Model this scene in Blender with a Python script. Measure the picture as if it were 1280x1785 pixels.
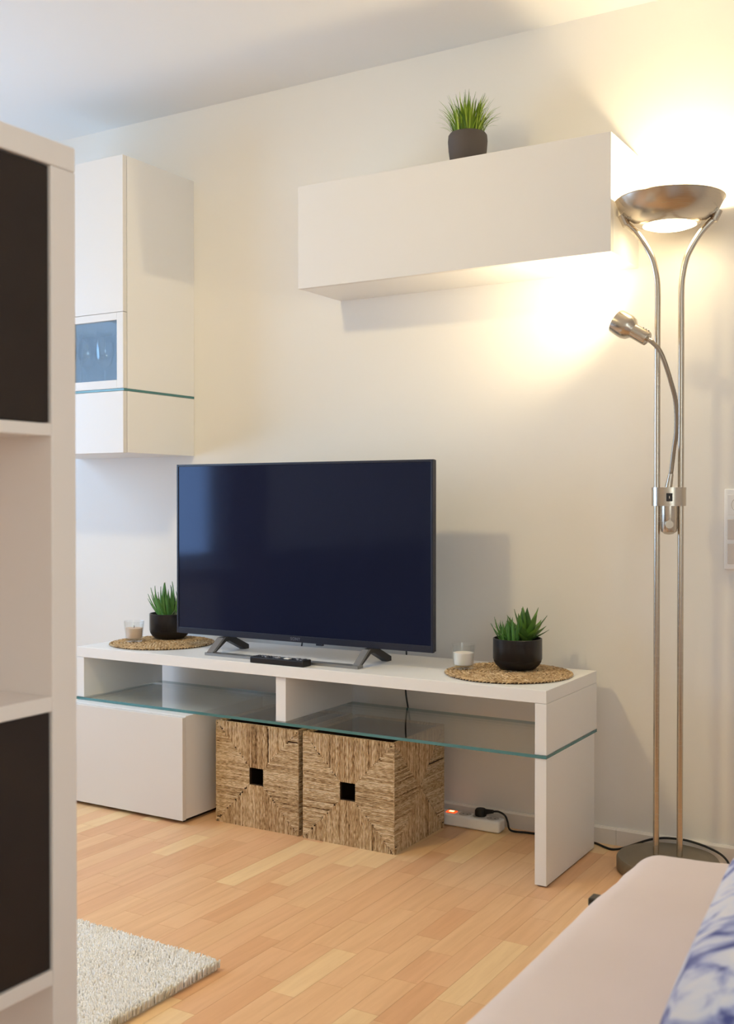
import bpy, bmesh, math, random
import numpy as np
from mathutils import Vector, Matrix, noise

for o in list(bpy.data.objects): bpy.data.objects.remove(o, do_unlink=True)
scn = bpy.context.scene
COL = scn.collection
random.seed(7)

# ------------------------------------------------------------------ camera
cd = bpy.data.cameras.new('camera'); cam = bpy.data.objects.new('camera', cd); COL.objects.link(cam)
cam.location = (0, 0, 1.06)
cam.rotation_euler = (math.radians(90 - 0.618), 0, math.radians(30.812))
cd.sensor_fit = 'HORIZONTAL'; cd.sensor_width = 36.0; cd.lens = 36.0 * 1900.3 / 1280
cd.clip_start = 0.02
cd.dof.use_dof = True; cd.dof.focus_distance = 3.25; cd.dof.aperture_fstop = 9.0
scn.camera = cam
# ------------------------------------------------------------------ light and exposure
scn.view_settings.view_transform = 'Standard'; scn.view_settings.look = 'None'
scn.view_settings.gamma = 1.0; scn.view_settings.use_curve_mapping = False
scn.view_settings.exposure = 0.09
W = bpy.data.worlds.new('sky'); scn.world = W; W.use_nodes = True
bg = W.node_tree.nodes['Background']; bg.inputs[0].default_value = (0.48, 0.69, 1.0, 1); bg.inputs[1].default_value = 6.9
BULB_W = 9.0; SPOT_W = 15.5; CEIL_E = 158.0
WARM = (1.0, 0.81, 0.49); CEILC = (1.0, 0.80, 0.42)
def portal(loc, rot, sx, sy):
    l = bpy.data.lights.new('window_portal', 'AREA'); l.shape = 'RECTANGLE'; l.size = sx; l.size_y = sy
    l.cycles.is_portal = True
    o = bpy.data.objects.new('window_portal', l); COL.objects.link(o); o.location = loc; o.rotation_euler = rot
portal((1.42, -.45, 1.54), (0, math.radians(90), 0), 1.70, 2.24)  # portal of the added fill window on the right
portal((-4.21, 1.68, 1.39), (0, math.radians(-90), 0), 1.70, 2.20)

# ------------------------------------------------------------------ materials
def S(r, g, b):
    f = lambda c: (c/255/12.92 if c/255 <= 0.04045 else ((c/255+0.055)/1.055)**2.4)
    return (f(r), f(g), f(b), 1)
class NT:
    def __init__(s, name):
        s.m = bpy.data.materials.new(name); s.m.use_nodes = True; s.t = s.m.node_tree
        s.b = s.t.nodes['Principled BSDF']; s.out = s.t.nodes['Material Output']
    def n(s, typ, **k):
        x = s.t.nodes.new(typ)
        for a, v in k.items():
            if a.startswith('i_'):
                kk = a[2:]; x.inputs[int(kk) if kk.isdigit() else kk.replace('_', ' ')].default_value = v
            else: setattr(x, a, v)
        return x
    def l(s, a, b): s.t.links.new(a, b)
    def ramp(s, stops, interp='LINEAR'):
        r = s.n('ShaderNodeValToRGB'); r.color_ramp.interpolation = interp; e = r.color_ramp.elements
        e[0].position, e[0].color = stops[0]; e[1].position, e[1].color = stops[-1]
        for p, c in stops[1:-1]:
            q = e.new(p); q.color = c
        return r
def mat(name, col, rough=0.5, metal=0.0, spec=0.5, bump=None, vary=None, emit=None, coat=0.0, alpha=None):
    N = NT(name); b = N.b
    b.inputs['Base Color'].default_value = col; b.inputs['Roughness'].default_value = rough
    b.inputs['Metallic'].default_value = metal; b.inputs['Specular IOR Level'].default_value = spec
    b.inputs['Coat Weight'].default_value = coat
    tc = N.n('ShaderNodeTexCoord')
    if bump:
        nz = N.n('ShaderNodeTexNoise', i_Scale=bump[0], i_Detail=4.0); N.l(tc.outputs['Object'], nz.inputs['Vector'])
        bp = N.n('ShaderNodeBump', i_Strength=bump[1], i_Distance=0.002); N.l(nz.outputs['Fac'], bp.inputs['Height']); N.l(bp.outputs[0], b.inputs['Normal'])
    if vary:
        nz = N.n('ShaderNodeTexNoise', i_Scale=vary[0], i_Detail=5.0); N.l(tc.outputs['Object'], nz.inputs['Vector'])
        r = N.ramp([(0.3, col), (0.7, vary[1])]); N.l(nz.outputs['Fac'], r.inputs[0]); N.l(r.outputs[0], b.inputs['Base Color'])
    if emit:
        b.inputs['Emission Color'].default_value = emit[0]; b.inputs['Emission Strength'].default_value = emit[1]
    return N.m
M = {}
M['wall'] = mat('wall_paint', S(238, 234, 228), 0.9, spec=0.2, bump=(220, 0.05))
M['ceiling'] = mat('ceiling_paint', S(242, 240, 236), 0.95, spec=0.1, bump=(150, 0.05))
M['white'] = mat('white_laminate', S(240, 238, 236), 0.38, spec=0.4, bump=(400, 0.02))
M['satin'] = mat('white_satin_front', S(228, 224, 220), 0.45, spec=0.4)
M['board'] = mat('white_shelf_laminate', S(242, 228, 217), 0.5, spec=0.3)
M['inside'] = mat('cabinet_interior', S(196, 202, 208), 0.6)
M['darkdoor'] = mat('black_brown_front', S(44, 34, 30), 0.5, spec=0.25, vary=(9, S(52, 41, 34)))
M['base'] = mat('white_skirting', S(236, 230, 222), 0.5)
M['black'] = mat('black_plastic', S(22, 20, 22), 0.4)
M['rubber'] = mat('black_rubber', S(16, 15, 15), 0.6)
M['dark'] = mat('dark_void', S(14, 11, 9), 0.8)
M['bezel'] = mat('tv_bezel', S(28, 32, 48), 0.35, spec=0.5)
M['screen'] = mat('tv_screen', S(27, 31, 52), 0.075, spec=0.36); M['screen'].node_tree.nodes['Principled BSDF'].inputs['Specular Tint'].default_value = (0.50, 0.66, 1.0, 1)
M['silver'] = mat('silver_paint', S(150, 148, 146), 0.35, metal=0.7)
M['footdark'] = mat('dark_grey_foot', S(52, 48, 46), 0.4, metal=0.3)
M['logo'] = mat('logo_print', S(120, 124, 140), 0.4)
M['plastic'] = mat('white_plastic', S(248, 246, 242), 0.35)
M['rocker'] = mat('grey_white_rocker', S(214, 206, 198), 0.35)
M['hole'] = mat('socket_grey', S(196, 188, 180), 0.45)
M['pot'] = mat('black_glazed_pot', S(22, 20, 24), 0.28, spec=0.5)
M['potlow'] = mat('black_matt_pot_foot', S(20, 15, 14), 0.55)
M['greypot'] = mat('grey_matt_pot', S(84, 76, 72), 0.75, bump=(120, 0.1))
M['soil'] = mat('soil', S(42, 32, 24), 0.95, bump=(80, 0.8))
M['wax'] = mat('white_wax', S(244, 236, 230), 0.55); M['wax'].node_tree.nodes['Principled BSDF'].inputs['Subsurface Weight'].default_value = 0.2
M['waxb'] = mat('beige_wax', S(228, 200, 176), 0.55)
M['wick'] = mat('burnt_wick', S(40, 34, 30), 0.9)
M['cord'] = mat('black_cord', S(18, 17, 17), 0.5)
M['greycord'] = mat('grey_cord', S(70, 72, 78), 0.5)
M['button'] = mat('grey_button', S(150, 150, 158), 0.4)
M['btnb'] = mat('dark_button', S(48, 48, 56), 0.5)
M['redlit'] = mat('lit_red_switch', S(230, 70, 30), 0.3, emit=(S(255, 70, 20), 1.6))
M['glow'] = mat('lit_red_core', S(255, 190, 120), 0.3, emit=(S(255, 190, 110), 5.0))
M['sofa'] = mat('beige_sofa_fabric', S(231, 216, 213), 0.95, spec=0.1, bump=(900, 0.25), vary=(3.0, S(223, 208, 203)))
M['sofadark'] = mat('charcoal_sofa_fabric', S(58, 56, 60), 0.95, spec=0.1, bump=(700, 0.2))
M['frame'] = mat('dark_metal_frame', S(58, 56, 52), 0.4, metal=0.5)
M['curtain'] = mat('brown_curtain', S(120, 98, 84), 0.9)
M['winframe'] = mat('white_window_frame', S(238, 238, 240), 0.4)
M['under'] = mat('underlay', S(120, 84, 52), 0.9)
M['liner'] = mat('dark_basket_inside', S(66, 44, 26), 0.95)
M['rugbase'] = mat('rug_backing', S(214, 200, 176), 0.95)

def metal(name, col, rough, scale=(4, 4, 300)):
    N = NT(name); b = N.b; b.inputs['Base Color'].default_value = col; b.inputs['Metallic'].default_value = 1.0
    tc = N.n('ShaderNodeTexCoord'); mp = N.n('ShaderNodeMapping'); mp.inputs['Scale'].default_value = scale
    nz = N.n('ShaderNodeTexNoise', i_Scale=3.0, i_Detail=3.0)
    N.l(tc.outputs['Object'], mp.inputs[0]); N.l(mp.outputs[0], nz.inputs['Vector'])
    mr = N.n('ShaderNodeMapRange'); mr.inputs['To Min'].default_value = rough-0.06; mr.inputs['To Max'].default_value = rough+0.08
    N.l(nz.outputs['Fac'], mr.inputs['Value']); N.l(mr.outputs[0], b.inputs['Roughness'])
    return N.m
M['steel'] = metal('brushed_nickel', S(200, 190, 176), 0.24)
M['steeld'] = metal('gooseneck_steel', S(160, 150, 136), 0.36, (3, 3, 900))
M['lampbase'] = metal('lamp_base_metal', S(150, 142, 126), 0.42)

def glass(name, tint, refl=1.0, rough=0.02, ior=1.5):
    N = NT(name); t = N.t
    tr = N.n('ShaderNodeBsdfTransparent'); tr.inputs[0].default_value = tint
    gl = N.n('ShaderNodeBsdfGlossy'); gl.inputs['Roughness'].default_value = rough; gl.inputs[0].default_value = (refl, refl, refl, 1)
    lw = N.n('ShaderNodeLayerWeight'); lw.inputs[0].default_value = 0.5
    pw = N.n('ShaderNodeMath', operation='POWER', i_1=4.0); N.l(lw.outputs['Facing'], pw.inputs[0])
    f0 = ((ior-1)/(ior+1))**2
    fr = N.n('ShaderNodeMath', operation='MULTIPLY_ADD', i_1=1-f0, i_2=f0); N.l(pw.outputs[0], fr.inputs[0])
    mx = N.n('ShaderNodeMixShader'); N.l(fr.outputs[0], mx.inputs[0]); N.l(tr.outputs[0], mx.inputs[1]); N.l(gl.outputs[0], mx.inputs[2])
    N.l(mx.outputs[0], N.out.inputs[0]); t.nodes.remove(N.b); return N.m
M['glass'] = glass('clear_glass', (0.97, 0.98, 0.98, 1), ior=1.45)
M['wineglass'] = glass('wine_glass', (0.985, 0.99, 0.995, 1), rough=0.05, ior=2.1)
M['pane'] = glass('window_pane', (0.97, 0.99, 1.0, 1))
M['net'] = glass('fill_net_tint', (0.96, 0.74, 0.51, 1), refl=0.5, rough=0.7)  # tint chosen to turn the added window's blue daylight neutral
M['dpane'] = glass('cabinet_door_pane', (0.80, 0.86, 0.90, 1), refl=0.7)
M['shelfglass'] = glass('green_tinted_shelf_glass', (0.955, 0.985, 0.98, 1), ior=1.5)
M['glassedge'] = mat('green_glass_edge', S(66, 122, 124), 0.12, spec=0.8)

def floor_mat(name, per_object):
    N = NT(name); b = N.b; b.inputs['Roughness'].default_value = 0.36; b.inputs['Specular IOR Level'].default_value = 0.4
    if per_object:
        oi = N.n('ShaderNodeObjectInfo'); rnd = oi.outputs['Random']
    else:
        at = N.n('ShaderNodeAttribute'); at.attribute_name = 'tone'; rnd = at.outputs['Fac']
    r = N.ramp([(0.0, S(226, 174, 130)), (0.25, S(233, 186, 141)), (0.5, S(238, 194, 148)), (0.75, S(231, 181, 138)), (0.92, S(243, 207, 158)), (1.0, S(245, 211, 162))])
    N.l(rnd, r.inputs[0])
    g = N.n('ShaderNodeNewGeometry'); mp = N.n('ShaderNodeMapping'); mp.inputs['Scale'].default_value = (42, 3.2, 1)
    mu = N.n('ShaderNodeMath', operation='MULTIPLY', i_1=37.0); N.l(rnd, mu.inputs[0])
    cx = N.n('ShaderNodeCombineXYZ'); N.l(mu.outputs[0], cx.inputs[1]); N.l(mu.outputs[0], cx.inputs[2])
    N.l(g.outputs['Position'], mp.inputs[0])
    ad = N.n('ShaderNodeVectorMath', operation='ADD'); N.l(mp.outputs[0], ad.inputs[0]); N.l(cx.outputs[0], ad.inputs[1])
    nz = N.n('ShaderNodeTexNoise', i_Scale=1.0, i_Detail=6.0, i_Roughness=0.6, i_Distortion=0.6); N.l(ad.outputs[0], nz.inputs['Vector'])
    gr = N.ramp([(0.3, (0.86, 0.80, 0.74, 1)), (0.6, (1, 1, 1, 1))]); N.l(nz.outputs['Fac'], gr.inputs[0])
    mx = N.n('ShaderNodeMix', data_type='RGBA', blend_type='MULTIPLY'); mx.inputs[0].default_value = 0.7
    N.l(r.outputs[0], mx.inputs[6]); N.l(gr.outputs[0], mx.inputs[7]); N.l(mx.outputs[2], b.inputs['Base Color'])
    return N.m
M['strip'] = floor_mat('beech_strip', True); M['strips'] = floor_mat('beech_strip_far', False)

def tone_mat(name, stops, rough=0.9, attr='tone', noise=None, spec=0.2):
    N = NT(name); b = N.b; b.inputs['Roughness'].default_value = rough; b.inputs['Specular IOR Level'].default_value = spec
    at = N.n('ShaderNodeAttribute'); at.attribute_name = attr; src = at.outputs['Fac']
    if noise:
        tc = N.n('ShaderNodeTexCoord'); nz = N.n('ShaderNodeTexNoise', i_Scale=noise[0], i_Detail=5.0); N.l(tc.outputs['Object'], nz.inputs['Vector'])
        ad = N.n('ShaderNodeMath', operation='MULTIPLY_ADD'); ad.inputs[1].default_value = noise[1]; ad.inputs[2].default_value = -noise[1]/2
        N.l(nz.outputs['Fac'], ad.inputs[0]); a2 = N.n('ShaderNodeMath', operation='ADD'); N.l(ad.outputs[0], a2.inputs[0]); N.l(src, a2.inputs[1]); src = a2.outputs[0]
    r = N.ramp(stops); N.l(src, r.inputs[0]); N.l(r.outputs[0], b.inputs['Base Color'])
    return N.m
M['sea'] = tone_mat('seagrass_cord', [(0.0, S(112, 82, 50)), (0.3, S(172, 138, 98)), (0.65, S(204, 174, 134)), (1.0, S(232, 210, 176))], 0.7, noise=(160, 0.5), spec=0.3)
M['mat'] = tone_mat('plaited_seagrass', [(0.0, S(104, 78, 50)), (0.4, S(176, 144, 104)), (0.75, S(206, 178, 138)), (1.0, S(230, 206, 170))], 0.75, noise=(220, 0.8), spec=0.2)
M['pile'] = tone_mat('cream_pile', [(0.0, S(240, 228, 204)), (0.5, S(255, 252, 250)), (1.0, S(255, 255, 255))], 0.95, noise=(7, 0.5), spec=0.05)
M['grass'] = tone_mat('artificial_grass', [(0.0, S(76, 104, 28)), (0.5, S(134, 166, 48)), (1.0, S(186, 208, 92))], 0.5, noise=(60, 0.4))
def leaf_mat(name, a, b_):
    N = NT(name); b = N.b; b.inputs['Roughness'].default_value = 0.45
    oi = N.n('ShaderNodeObjectInfo'); tc = N.n('ShaderNodeTexCoord'); sp = N.n('ShaderNodeSeparateXYZ'); N.l(tc.outputs['Object'], sp.inputs[0])
    ad = N.n('ShaderNodeMath', operation='MULTIPLY_ADD'); N.l(oi.outputs['Random'], ad.inputs[0]); ad.inputs[1].default_value = 0.6
    m2 = N.n('ShaderNodeMath', operation='MULTIPLY', i_1=0.5); N.l(sp.outputs[2], m2.inputs[0]); N.l(m2.outputs[0], ad.inputs[2])
    r = N.ramp([(0.0, a), (1.0, b_)]); N.l(ad.outputs[0], r.inputs[0]); N.l(r.outputs[0], b.inputs['Base Color'])
    return N.m
M['leaf'] = leaf_mat('aloe_leaf', S(126, 170, 66), S(50, 88, 40))
M['leaf2'] = leaf_mat('finger_leaf', S(112, 166, 78), S(48, 100, 44))
M['leaf3'] = leaf_mat('grey_green_leaf', S(120, 140, 112), S(150, 168, 140))
def pillow_mat():
    N = NT('blue_white_print'); b = N.b; b.inputs['Roughness'].default_value = 0.95
    tc = N.n('ShaderNodeTexCoord'); mp = N.n('ShaderNodeMapping'); mp.inputs['Scale'].default_value = (6, 10, 6); mp.inputs['Rotation'].default_value = (0.3, 0.2, 0.5)
    N.l(tc.outputs['Object'], mp.inputs[0])
    nz = N.n('ShaderNodeTexNoise', i_Scale=2.2, i_Detail=5.0, i_Distortion=1.4); N.l(mp.outputs[0], nz.inputs['Vector'])
    r = N.ramp([(0.34, S(78, 84, 142)), (0.42, S(150, 156, 200)), (0.5, S(206, 208, 224)), (0.62, S(222, 218, 222)), (0.75, S(170, 176, 212))])
    N.l(nz.outputs['Fac'], r.inputs[0]); N.l(r.outputs[0], b.inputs['Base Color']); return N.m
M['pillow'] = pillow_mat()
def emis(name, col, st):
    N = NT(name); e = N.n('ShaderNodeEmission'); e.inputs[0].default_value = (*col, 1); e.inputs[1].default_value = st
    N.l(e.outputs[0], N.out.inputs[0]); N.t.nodes.remove(N.b); return N.m
M['diff'] = emis('lit_frosted_glass', WARM, 18.0)
M['bulb'] = emis('lit_bulb', WARM, 30.0)
M['ceilglow'] = emis('lit_ceiling_shade', CEILC, CEIL_E)

# ------------------------------------------------------------------ building helpers
ROOT = {}
def tag(o, label=None, cat=None, group=None, kind=None):
    if label: o['label'] = label
    if cat: o['category'] = cat
    if group: o['group'] = group
    if kind: o['kind'] = kind
    return o
def thing(name, loc, label, cat, group=None):
    o = bpy.data.objects.new(name, None); COL.objects.link(o); o.location = loc; o.empty_display_size = 0.05
    ROOT[o] = Vector(loc); return tag(o, label, cat, group)
def struct_root(name, loc=(0, 0, 0)):
    o = bpy.data.objects.new(name, None); COL.objects.link(o); o.location = loc; ROOT[o] = Vector(loc); o['kind'] = 'structure'; return o
class B:
    """collects world-space geometry for ONE mesh object"""
    def __init__(s): s.v = []; s.f = []; s.mi = []; s.tone = []
    def add(s, v, f, mi=0, tone=None):
        k = len(s.v); s.v += [tuple(p) for p in v]; s.f += [tuple(i+k for i in q) for q in f]; s.mi += [mi]*len(f)
        s.tone += [0.5 if tone is None else tone]*len(v); return s
    def bm(s, bm, mi=0, mtx=None):
        bm.verts.ensure_lookup_table(); bm.verts.index_update()
        v = [(mtx @ p.co if mtx else p.co) for p in bm.verts]; f = [[q.index for q in x.verts] for x in bm.faces]
        s.add(v, f, mi); bm.free(); return s
    def box(s, x0, x1, y0, y1, z0, z1, bev=0.0, seg=2, mi=0, mtx=None):
        bm = bmesh.new(); bmesh.ops.create_cube(bm, size=1.0)
        for p in bm.verts: p.co = Vector(((x0+x1)/2+p.co.x*(x1-x0), (y0+y1)/2+p.co.y*(y1-y0), (z0+z1)/2+p.co.z*(z1-z0)))
        if bev: bmesh.ops.bevel(bm, geom=bm.edges[:], offset=bev, segments=seg, affect='EDGES', profile=0.5)
        return s.bm(bm, mi, mtx)
    def lathe(s, prof, c=(0, 0, 0), seg=32, mtx=None, mi=0, closed=False):
        v = []; f = []; n = len(prof)
        for i in range(seg):
            a = 2*math.pi*i/seg
            for r, z in prof: v.append(Vector((c[0]+r*math.cos(a), c[1]+r*math.sin(a), c[2]+z)))
        for i in range(seg):
            j = (i+1) % seg
            for k in range(n if closed else n-1):
                k2 = (k+1) % n
                q = [i*n+k, j*n+k, j*n+k2, i*n+k2]
                f.append(q)
        if mtx: v = [mtx @ p for p in v]
        bm = bmesh.new(); vs = [bm.verts.new(p) for p in v]
        for q in f: bm.faces.new([vs[i] for i in q])
        bmesh.ops.remove_doubles(bm, verts=bm.verts[:], dist=1e-6)
        return s.bm(bm, mi)
    def tube(s, path, r, seg=10, cap=True, mi=0):
        P = [Vector(p) for p in path]; n = len(P); R = r if isinstance(r, (list, tuple)) else [r]*n
        v = []; f = []; up = Vector((0, 0, 1)); prev = None
        for i in range(n):
            t = (P[min(i+1, n-1)]-P[max(i-1, 0)]).normalized()
            if prev is None:
                a = t.cross(up if abs(t.z) < 0.9 else Vector((1, 0, 0))).normalized()
            else: a = (prev-t*prev.dot(t)).normalized()
            prev = a; b = t.cross(a)
            for k in range(seg):
                an = 2*math.pi*k/seg; v.append(P[i]+(a*math.cos(an)+b*math.sin(an))*R[i])
        for i in range(n-1):
            for k in range(seg):
                k2 = (k+1) % seg; f.append((i*seg+k, i*seg+k2, (i+1)*seg+k2, (i+1)*seg+k))
        if cap: f.append(tuple(range(seg-1, -1, -1))); f.append(tuple((n-1)*seg+k for k in range(seg)))
        return s.add(v, f, mi)
    def prism(s, pts, axis, a, b, mi=0):
        """extrude a 2D polygon along an axis (0=x: pts are (y,z); 1=y: pts are (x,z); 2=z: pts are (x,y))"""
        def P(p, w): return {0: (w, p[0], p[1]), 1: (p[0], w, p[1]), 2: (p[0], p[1], w)}[axis]
        n = len(pts); v = [P(p, a) for p in pts]+[P(p, b) for p in pts]
        f = [tuple(range(n))[::-1], tuple(range(n, 2*n))]+[(i, (i+1) % n, n+(i+1) % n, n+i) for i in range(n)]
        bm = bmesh.new(); vs = [bm.verts.new(p) for p in v]
        for q in f: bm.faces.new([vs[i] for i in q])
        bmesh.ops.recalc_face_normals(bm, faces=bm.faces[:]); return s.bm(bm, mi)
    def build(s, name, mats, parent=None, smooth=False, ang=35, kind=None, tone=False, root=None):
        off = Vector((0, 0, 0)); p = parent
        while p is not None:
            if p in ROOT: off = ROOT[p]; break
            p = p.parent
        me = bpy.data.meshes.new(name)
        V = np.array([tuple(q) for q in s.v], dtype=float)-np.array(off)
        me.from_pydata(V.tolist(), [], s.f)
        ms = mats if isinstance(mats, (list, tuple)) else [mats]
        for m in ms: me.materials.append(M[m])
        if len(ms) > 1: me.polygons.foreach_set('material_index', s.mi)
        if tone:
            at = me.attributes.new('tone', 'FLOAT', 'POINT'); at.data.foreach_set('value', s.tone)
        bm = bmesh.new(); bm.from_mesh(me); bmesh.ops.recalc_face_normals(bm, faces=bm.faces[:]) if len(s.f) < 60000 else None; bm.to_mesh(me); bm.free()
        if smooth:
            me.shade_smooth(); me.set_sharp_from_angle(angle=math.radians(ang))
        me.update()
        o = bpy.data.objects.new(name, me); COL.objects.link(o)
        if parent is not None: o.parent = parent
        if kind: o['kind'] = kind
        return o
def bez(pts, n=8):
    """Catmull-Rom through points"""
    P = [Vector(p) for p in pts]; P = [P[0]*2-P[1]]+P+[P[-1]*2-P[-2]]; out = []
    for i in range(1, len(P)-2):
        for k in range(n):
            t = k/n; a, b, c, d = P[i-1:i+3]
            out.append(0.5*((2*b)+(c-a)*t+(2*a-5*b+4*c-d)*t*t+(3*b-a-3*c+d)*t**3))
    out.append(P[-2]); return out
def rounded_box(x0, x1, y0, y1, z0, z1, r, nx, ny, nz, disp=None):
    b = B(); lo = Vector((x0+r, y0+r, z0+r)); hi = Vector((x1-r, y1-r, z1-r)); bm = bmesh.new(); cache = {}
    def pt(p):
        k = tuple(round(q, 5) for q in p)
        if k not in cache:
            c = Vector([min(max(p[i], lo[i]), hi[i]) for i in range(3)]); d = Vector(p)-c
            q = c+(d.normalized()*r if d.length > 1e-9 else d)
            cache[k] = bm.verts.new(disp(q) if disp else q)
        return cache[k]
    def axis(a0, a1, n):
        e = [0, .04, .1, .2, .35, .5, .65, .8, .92, 1]; k = min(r*1.0, (a1-a0)/2)
        return [a0+k*t for t in e[:-1]]+list(np.linspace(a0+k, a1-k, n))+[a1-k*t for t in e[:-1][::-1]]
    X, Y, Z = axis(x0, x1, nx), axis(y0, y1, ny), axis(z0, z1, nz)
    def face(A, Bv, fn):
        for i in range(len(A)-1):
            for j in range(len(Bv)-1):
                q = [pt(fn(A[i], Bv[j])), pt(fn(A[i+1], Bv[j])), pt(fn(A[i+1], Bv[j+1])), pt(fn(A[i], Bv[j+1]))]
                if len(set(q)) == 4:
                    try: bm.faces.new(q)
                    except ValueError: pass
    for z in (z0, z1): face(X, Y, lambda a, c, z=z: (a, c, z))
    for y in (y0, y1): face(X, Z, lambda a, c, y=y: (a, y, c))
    for x in (x0, x1): face(Y, Z, lambda a, c, x=x: (x, a, c))
    bmesh.ops.recalc_face_normals(bm, faces=bm.faces[:]); b.bm(bm); return b

# ------------------------------------------------------------------ the room
YW, XL, XR, YB, ZC = 3.27, -4.20, 1.30, -1.80, 2.56
def st(name, b, m, parent=None):
    o = b.build(name, m, parent)
    if parent is None: o['kind'] = 'structure'
    return o
st('wall_back', B().box(XL-.12, XR+.12, YW, YW+.12, -.06, ZC+.1), 'wall')
VY0, VY1, VZ0, VZ1 = -1.55, 0.65, 0.70, 2.38  # opening for the added, unseen fill window
wr = B(); wr.box(XR, XR+.12, YB, VY0, -.06, ZC+.1); wr.box(XR, XR+.12, VY1, YW, -.06, ZC+.1)
wr.box(XR, XR+.12, VY0, VY1, -.06, VZ0); wr.box(XR, XR+.12, VY0, VY1, VZ1, ZC+.1)
st('wall_right', wr, 'wall')
st('wall_front', B().box(XL-.12, XR+.12, YB-.12, YB, -.06, ZC+.1), 'wall')
WY0, WY1, WZ0, WZ1 = 0.60, 2.76, 0.68, 2.10
wl = B(); wl.box(XL-.12, XL, YB, WY0, -.06, ZC+.1); wl.box(XL-.12, XL, WY1, YW, -.06, ZC+.1)
wl.box(XL-.12, XL, WY0, WY1, -.06, WZ0); wl.box(XL-.12, XL, WY0, WY1, WZ1, ZC+.1)
st('wall_left', wl, 'wall')
st('ceiling', B().box(XL, XR, YB, YW, ZC, ZC+.1), 'ceiling')
win = struct_root('window_1', (XL-.06, WY0, WZ0))
fw = B()
for a in ((WY0, WY0+.06), (1.66, 1.72), (WY1-.06, WY1)): fw.box(XL-.10, XL-.03, a[0], a[1], WZ0, WZ1, .004)
fw.box(XL-.10, XL-.03, WY0, WY1, WZ0, WZ0+.06, .004); fw.box(XL-.10, XL-.03, WY0, WY1, WZ1-.06, WZ1, .004)
fw.build('window_frame', 'winframe', win)
for a, c in ((WY0+.06, 1.66), (1.72, WY1-.06)): B().box(XL-.07, XL-.064, a, c, WZ0+.06, WZ1-.06).build('pane', 'pane', win)
B().box(XL-.02, XL+.10, WY0-.03, WY1+.03, WZ0-.03, WZ0-.001, .004).build('window_sill', 'winframe', win)

win = struct_root('fill_window', (XR+.06, VY0, VZ0))  # unseen window, added to brighten the foreground from the right
fw = B()
for a in ((VY0, VY0+.06), (-.48, -.42), (VY1-.06, VY1)): fw.box(XR+.03, XR+.10, a[0], a[1], VZ0, VZ1, .004)
fw.box(XR+.03, XR+.10, VY0, VY1, VZ0, VZ0+.06, .004); fw.box(XR+.03, XR+.10, VY0, VY1, VZ1-.06, VZ1, .004)
fw.build('window_frame', 'winframe', win)
for a, c in ((VY0+.06, -.48), (-.42, VY1-.06)): B().box(XR+.064, XR+.07, a, c, VZ0+.06, VZ1-.06).build('pane', 'pane', win)

# floor: beech strips, each laid piece its own object where the photo shows it
floor = struct_root('floor', (0, 0, 0))
B().box(XL, XR, YB, YW, -.06, -.0085).build('underlay', 'under', floor)
ub = bpy.data.meshes.new('strip')
_v = [(x, y, z) for x in (-.5, .5) for y in (-.5, .5) for z in (-1, 0)]
ub.from_pydata(_v, [], [(0, 1, 3, 2), (4, 6, 7, 5), (0, 4, 5, 1), (2, 3, 7, 6), (0, 2, 6, 4), (1, 5, 7, 3)]); ub.materials.append(M['strip'])
def pix(p):
    yw, pt = 0.537779, 0.010781; r = Vector((math.cos(yw), math.sin(yw), 0)); f = Vector((-math.sin(yw)*math.cos(pt), math.cos(yw)*math.cos(pt), -math.sin(pt))); d = f.cross(r)
    q = Vector(p)-Vector((0, 0, 1.06)); t = q.dot(f)
    return (640+1900.3*q.dot(r)/t, 892.5+1900.3*q.dot(d)/t) if t > .2 else (-9e3, -9e3)
rs = random.Random(11); strips = []; SW = .0655
nx = int((XR-XL)/SW)+1
for i in range(nx):
    x0 = XL+i*SW; x1 = min(x0+SW, XR); y = YB-rs.random()*.4
    while y < YW:
        L = rs.choice((.17, .21, .26, .30, .36, .44)); a, c = max(y, YB), min(y+L, YW)
        if c-a > .01 and x1-x0 > .01: strips.append((x0, x1, a, c))
        y += L
def seen(s):
    cx, cy = (s[0]+s[1])/2, (s[2]+s[3])/2
    q = [pix((x, y, 0)) for x in s[:2] for y in (s[2], cy, s[3])]
    return any(128 < u < 1110 and 1385 < v < 1790 for u, v in q) and cy > 1.1
vis = [s for s in strips if seen(s)]; vis.sort(key=lambda s: (s[2]+s[3])/2); near = set(vis[:300])
far = B(); G = .0003
for s in strips:
    if s in near:
        o = bpy.data.objects.new('strip', ub); COL.objects.link(o); o.parent = floor
        o.location = ((s[0]+s[1])/2, (s[2]+s[3])/2, 0); o.scale = (s[1]-s[0]-2*G, s[3]-s[2]-2*G, .008)
    else:
        far.add([((s[0]+s[1])/2+p[0]*(s[1]-s[0]-2*G), (s[2]+s[3])/2+p[1]*(s[3]-s[2]-2*G), p[2]*.008) for p in _v],
                [(0, 1, 3, 2), (4, 6, 7, 5), (0, 4, 5, 1), (2, 3, 7, 6), (0, 2, 6, 4), (1, 5, 7, 3)], tone=rs.random())
far.build('strip_field', 'strips', floor, kind='stuff', tone=True)
# skirting in two lengths
bb = B().prism([(YW-.0005, 0), (YW-.013, 0), (YW-.013, .046), (YW-.008, .052), (YW-.0005, .052)], 0, XL, -1.0525).build('baseboard_back', 'base'); bb['kind'] = 'structure'
bb = B().prism([(YW-.0005, 0), (YW-.013, 0), (YW-.013, .046), (YW-.008, .052), (YW-.0005, .052)], 0, -1.0515, XR).build('baseboard_right', 'base'); bb['kind'] = 'structure'

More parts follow.
